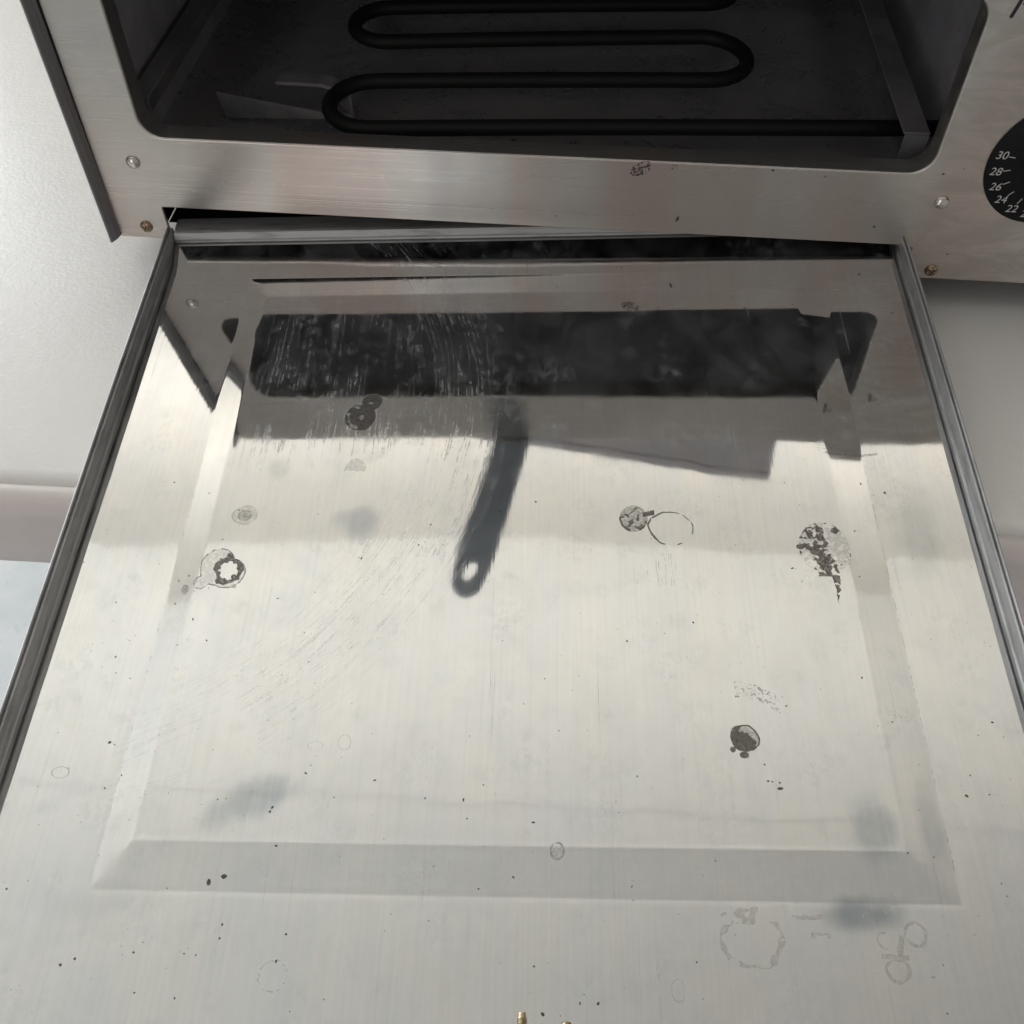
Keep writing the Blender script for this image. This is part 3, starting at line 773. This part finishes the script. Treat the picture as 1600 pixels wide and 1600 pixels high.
# speckled smear above it
def f(u, v):
    w = np.abs(v - (-.2283 - 28. * np.clip(u - .2405, 0, 1) ** 2 - .10 * (u - .2405)))
    return (w < .0030) & (sp(u, v, 61, 1700) > .62 + .05 * (u < .244)) & (u > .2395) & (u < .2535)
cells('water_stain', (.238, .255, -.24, -.222), S, f, FILM)
def ring(name, cu, cv, ru, rv, th, mat, s, keep=.3, amp=.16):
    cells('water_stain', (cu - ru * 1.3, cu + ru * 1.3, cv - rv * 1.3, cv + rv * 1.3), S, lambda u, v: (lambda d: (d < 1) & (d > 1 - th) & (sp(u, v, s + 1, 900) > keep))(dist(u, v, cu, cv, ru, rv, s, amp)), mat)
ring('r', .1816, -.2811, .0022, .0026, .22, FILM, 71)
cells('water_stain', (.179, .184, -.284, -.278), S, lambda u, v: (dist(u, v, .1816, -.2811, .0021, .0025, 71, .06) < 1) & (sp(u, v, 73, 1500) > .48), FAINT)
ring('r', .1130, -.2478, .0020, .0026, .10, FAINT, 74, .1)
ring('r', .1035, -.2490, .0026, .0015, .10, FAINT, 75, .1)
ring('r', .0215, -.2585, .0030, .0020, .09, FILM, 76, .2)
ring('r', .2152, -.3185, .0020, .0030, .12, FAINT, 77, .1)
ring('r', .1008, -.3170, .0042, .0042, .14, FAINT, 78, .52)
ring('r', .3105, -.1113, .0108, .0072, .035, FAINT, 79, .05)
# tan outlines left by old tape (lower right)
def f(u, v):
    a = dist(u, v, .2365, -.3050, .0090, .0084, 81, .30, 110); n = fbm(u * 200, v * 420, 82, 3)
    top = (np.abs(v + .2990 - (n - .5) * .004) < .0030 * np.clip(n - .25, 0, 1) * 2) & (np.abs(u - .2328 + (n - .5) * .004) < .0054) & (sp(u, v, 80, 500) > .36)
    tick_ = (np.abs(u - .2378 - (v + .298) * .35) < .0018 * n) & (np.abs(v + .2985) < .0024)
    c_ = (a < 1) & (a > .62 + .45 * n) & (v < -.3000) & (n > .34)
    return c_ | top | tick_
cells('tape_residue', (.225, .248, -.316, -.293), .0002, f, TAN)
def f(u, v):
    n = fbm(u * 300, v * 300, 88, 3)
    a = dist(u, v, .2760, -.3120, .0038, .0032, 85, .30, 170); l1 = (np.abs(u - .2778 - (v + .307) * .25) < .0012 * n) & (v > -.3100) & (v < -.3030)
    l2 = (np.abs(v + .3088) < .0012 * n) & (np.abs(u - .2760) < .0038); b = dist(u, v, .2830, -.3025, .0033, .0031, 86, .25, 170)
    c2 = dist(u, v, .2745, -.3045, .0026, .0024, 87, .3)
    return ((a < 1) & (a > .45 + .5 * n) & (n > .32)) | l1 | l2 | ((b < 1) & (b > .50 + .4 * n)) | ((c2 < 1) & (c2 > .75) & (u < .2745) & (n > .45))
cells('tape_residue', (.268, .29, -.318, -.297), .0002, f, TAN)
def f(u, v):
    n = fbm(u * 260, v * 500, 89, 3)
    return ((np.abs(v + .2985 - .03 * (u - .255)) < .0011 * n) & (u > .249) & (u < .2575) & (n > .36)) | ((np.abs(v + .3035) < .0014 * n) & (u > .2535) & (u < .2590) & (n > .36))
cells('tape_residue', (.248, .262, -.306, -.296), .0002, f, TAN)
# curved scuff on the right bevel
def f(u, v):
    c0 = -.1310 + 9.5 * (u - .2935) ** 2
    main = (np.abs(v - c0) < .00055) & (u > .2835) & (u < .3035) & (sp(u, v, 91, 900) > .22)
    echo = (np.abs(((v - c0) / .0012) % 1 - .5) < .10) & (v > c0) & (v < c0 + .0042) & (u > .2805) & (u < .2895) & (sp(u, v, 92, 900) > .4)
    return main | echo
cells('scuff_mark', (.278, .306, -.135, -.120), S, f, FILM)
# brushed dark patches under the peanut stain and elsewhere
def f(u, v):
    e = np.clip(1 - np.abs(u - .2165) / .0085, 0, 1) * np.clip((v + .190) / .004, 0, 1) * np.clip((-.1755 - v) / .003, 0, 1)
    return (fbm(u * 2400, v * 160, 93, 2) > .74 - .12 * e) & (e > .05)
cells('scuff_mark', (.207, .226, -.19, -.175), .00014, f, FAINT)
# dirt caught along the pressed creases
def crease(u0, v0, u1, v1, s_, th):
    L = math.hypot(u1 - u0, v1 - v0); du_, dv_ = (u1 - u0) / L, (v1 - v0) / L
    def f(u, v):
        x, y = u - u0, v - v0
        along = x * du_ + y * dv_; off = -x * dv_ + y * du_
        return (along > 0) & (along < L) & (np.abs(off - .00012 * (fbm(along * 300, along * 0, s_, 2) - .5)) < .00016 * fbm(along * 900, along * 0 + 7, s_ + 2, 2)) & (fbm(along * 700, along * 0 + 3, s_ + 1, 3) > th)
    cells('crease_dirt', (min(u0, u1) - .001, max(u0, u1) + .001, min(v0, v1) - .001, max(v0, v1) + .001), .00008, f, FILM)
crease(O2, -.135, O2, -.285, 301, .50)
crease(O1, -.130, O1, -.285, 303, .62)
crease(I1, -.160, I1, -.275, 305, .64)
# loose specks
def specks():
    rng = np.random.default_rng(5)
    V, F = [], []
    def dot(u, v, r, el_=1., an=0.):
        z = float(tz(np.array(u), np.array(v))) + .00012
        i = len(V); n = 8
        for k in range(n):
            a = 2 * math.pi * k / n; q = r * (1 + .3 * (rng.random() - .5))
            x, y = q * math.cos(a), q * el_ * math.sin(a)
            V.append((u + x * math.cos(an) - y * math.sin(an), v + x * math.sin(an) + y * math.cos(an), z))
        F.append(tuple(range(i, i + n)))
    big = [(.0785, -.2895, .0009, 1.7), (.0790, -.2903, .0008, 1.2), (.0862, -.3068, .00045, 1), (.1013, -.3160, .0, 1), (.2298, -.2056, .0004, 1), (.2490, -.2596, .00075, 1.3), (.2508, -.2598, .0004, 1), (.2452, -.2585, .00035, 1), (.2458, -.2584, .00035, 1),
           (.1750, -.3160, .00045, 1), (.3045, -.2620, .0005, 1), (.1020, -.2560, .0004, 1), (.0900, -.2705, .0005, 1), (.0840, -.3030, .0004, 1), (.0560, -.3130, .00045, 1), (.2995, -.1475, .0006, 1.2), (.2205, -.3140, .0005, 1), (.0338, -.2470, .0005, 1.4),
           (.0340, -.3150, .0005, 1), (.0440, -.3130, .0005, 1), (.1780, -.3230, .0005, 1), (.1865, -.3235, .0005, 1), (.1930, -.3232, .0005, 1), (.0720, -.3115, .00045, 1), (.0762, -.3108, .00045, 1)]
    for u, v, r, e in big:
        if r: dot(u + rng.normal() * .0016, v + rng.normal() * .0016, r * rng.uniform(.45, .95), e * rng.uniform(.8, 1.6), rng.random() * 3)
    for _ in range(380):
        u = rng.uniform(.006, .328); v = rng.uniform(-.335, -.015) if rng.random() < .35 else rng.uniform(-.335, -.14)
        dot(u, v, .00010 + .00020 * rng.random() ** 4, 1 + rng.random(), rng.random() * 3)
    o = mesh_obj('soot_speck', V, F, SOOT, tray); o['kind'] = 'stuff'
specks()

# ------------------------------------------------------------------ things on top of the oven (seen mirrored in the tray)
spat = empty('spatula', (.146, .004, ZTOP + .0018))
tag(spat, 'dark spatula handle with hanging hole, overhanging the oven top, mirrored in the tray', 'spatula')
def spatula():
    a = Vector((.1245, -.1035)); b = Vector((.1475, .0165))
    d = (b - a).normalized(); n = Vector((d.y, -d.x))
    L = (b - a).length
    outl = []
    def wid(s): return .0098 if s > .03 else .0085 + .0013 * (s / .03)
    N = 14
    for k in range(13):
        th = math.pi * k / 12; outl.append(a + d * (.0105 - .0105 * math.sin(th)) + n * (.0088 * math.cos(th)))
    for k in range(1, N + 1):
        s = .0105 + (L - .0105) * k / N; outl.append(a + d * s - n * wid(s))
    for k in range(N, 0, -1):
        s = .0105 + (L - .0105) * k / N; outl.append(a + d * s + n * wid(s))
    hole_ = [a + d * (.0150 + .0078 * math.sin(2 * math.pi * k / 20)) + n * (.0050 * math.cos(2 * math.pi * k / 20)) for k in range(20)]
    h = curve_sheet('handle', [[tuple(p) for p in outl], [tuple(p) for p in hole_]], .0024, .0008, HANDLE, None, (0, 0, 0))
    h.location = (0, 0, ZTOP + .0066); rel(h, spat)
    e = b
    bl = [e - n * .006 - d * .02, e + n * .006 - d * .02, e + d * .05 + n * .010, e + d * .06 + n * .035, e + d * .15 + n * .035, e + d * .15 - n * .035, e + d * .06 - n * .035, e + d * .05 - n * .010]
    g = curve_sheet('blade', [[tuple(p) for p in bl]], .0005, .0002, BLADE, None, (0, 0, 0)); g.location = (0, 0, ZTOP + .0030); rel(g, spat)
spatula()
carton = empty('carton', (.302, .004, ZTOP + .0018), (0, 0, R(-8.6)))
tag(carton, 'flat grey carton lying askew on the oven top, mirrored in the tray', 'carton')
box('carton_body', (-.21, 0, .004), (0, .20, .040), GREYBOX, carton, .0012)
box('carton_lid', (-.2106, -.0008, .0402), (.0008, .2008, .0495), GREYBOX, carton, .0012)
# pinkish board leaning flat on the floor under the right end of the table
brd = box('beige_board', (.70, .20, ZF + .001), (1.25, .75, ZF + .02), MATM, None, .003)
tag(brd, 'pinkish beige board on the floor under the table, right edge of the photo', 'board')
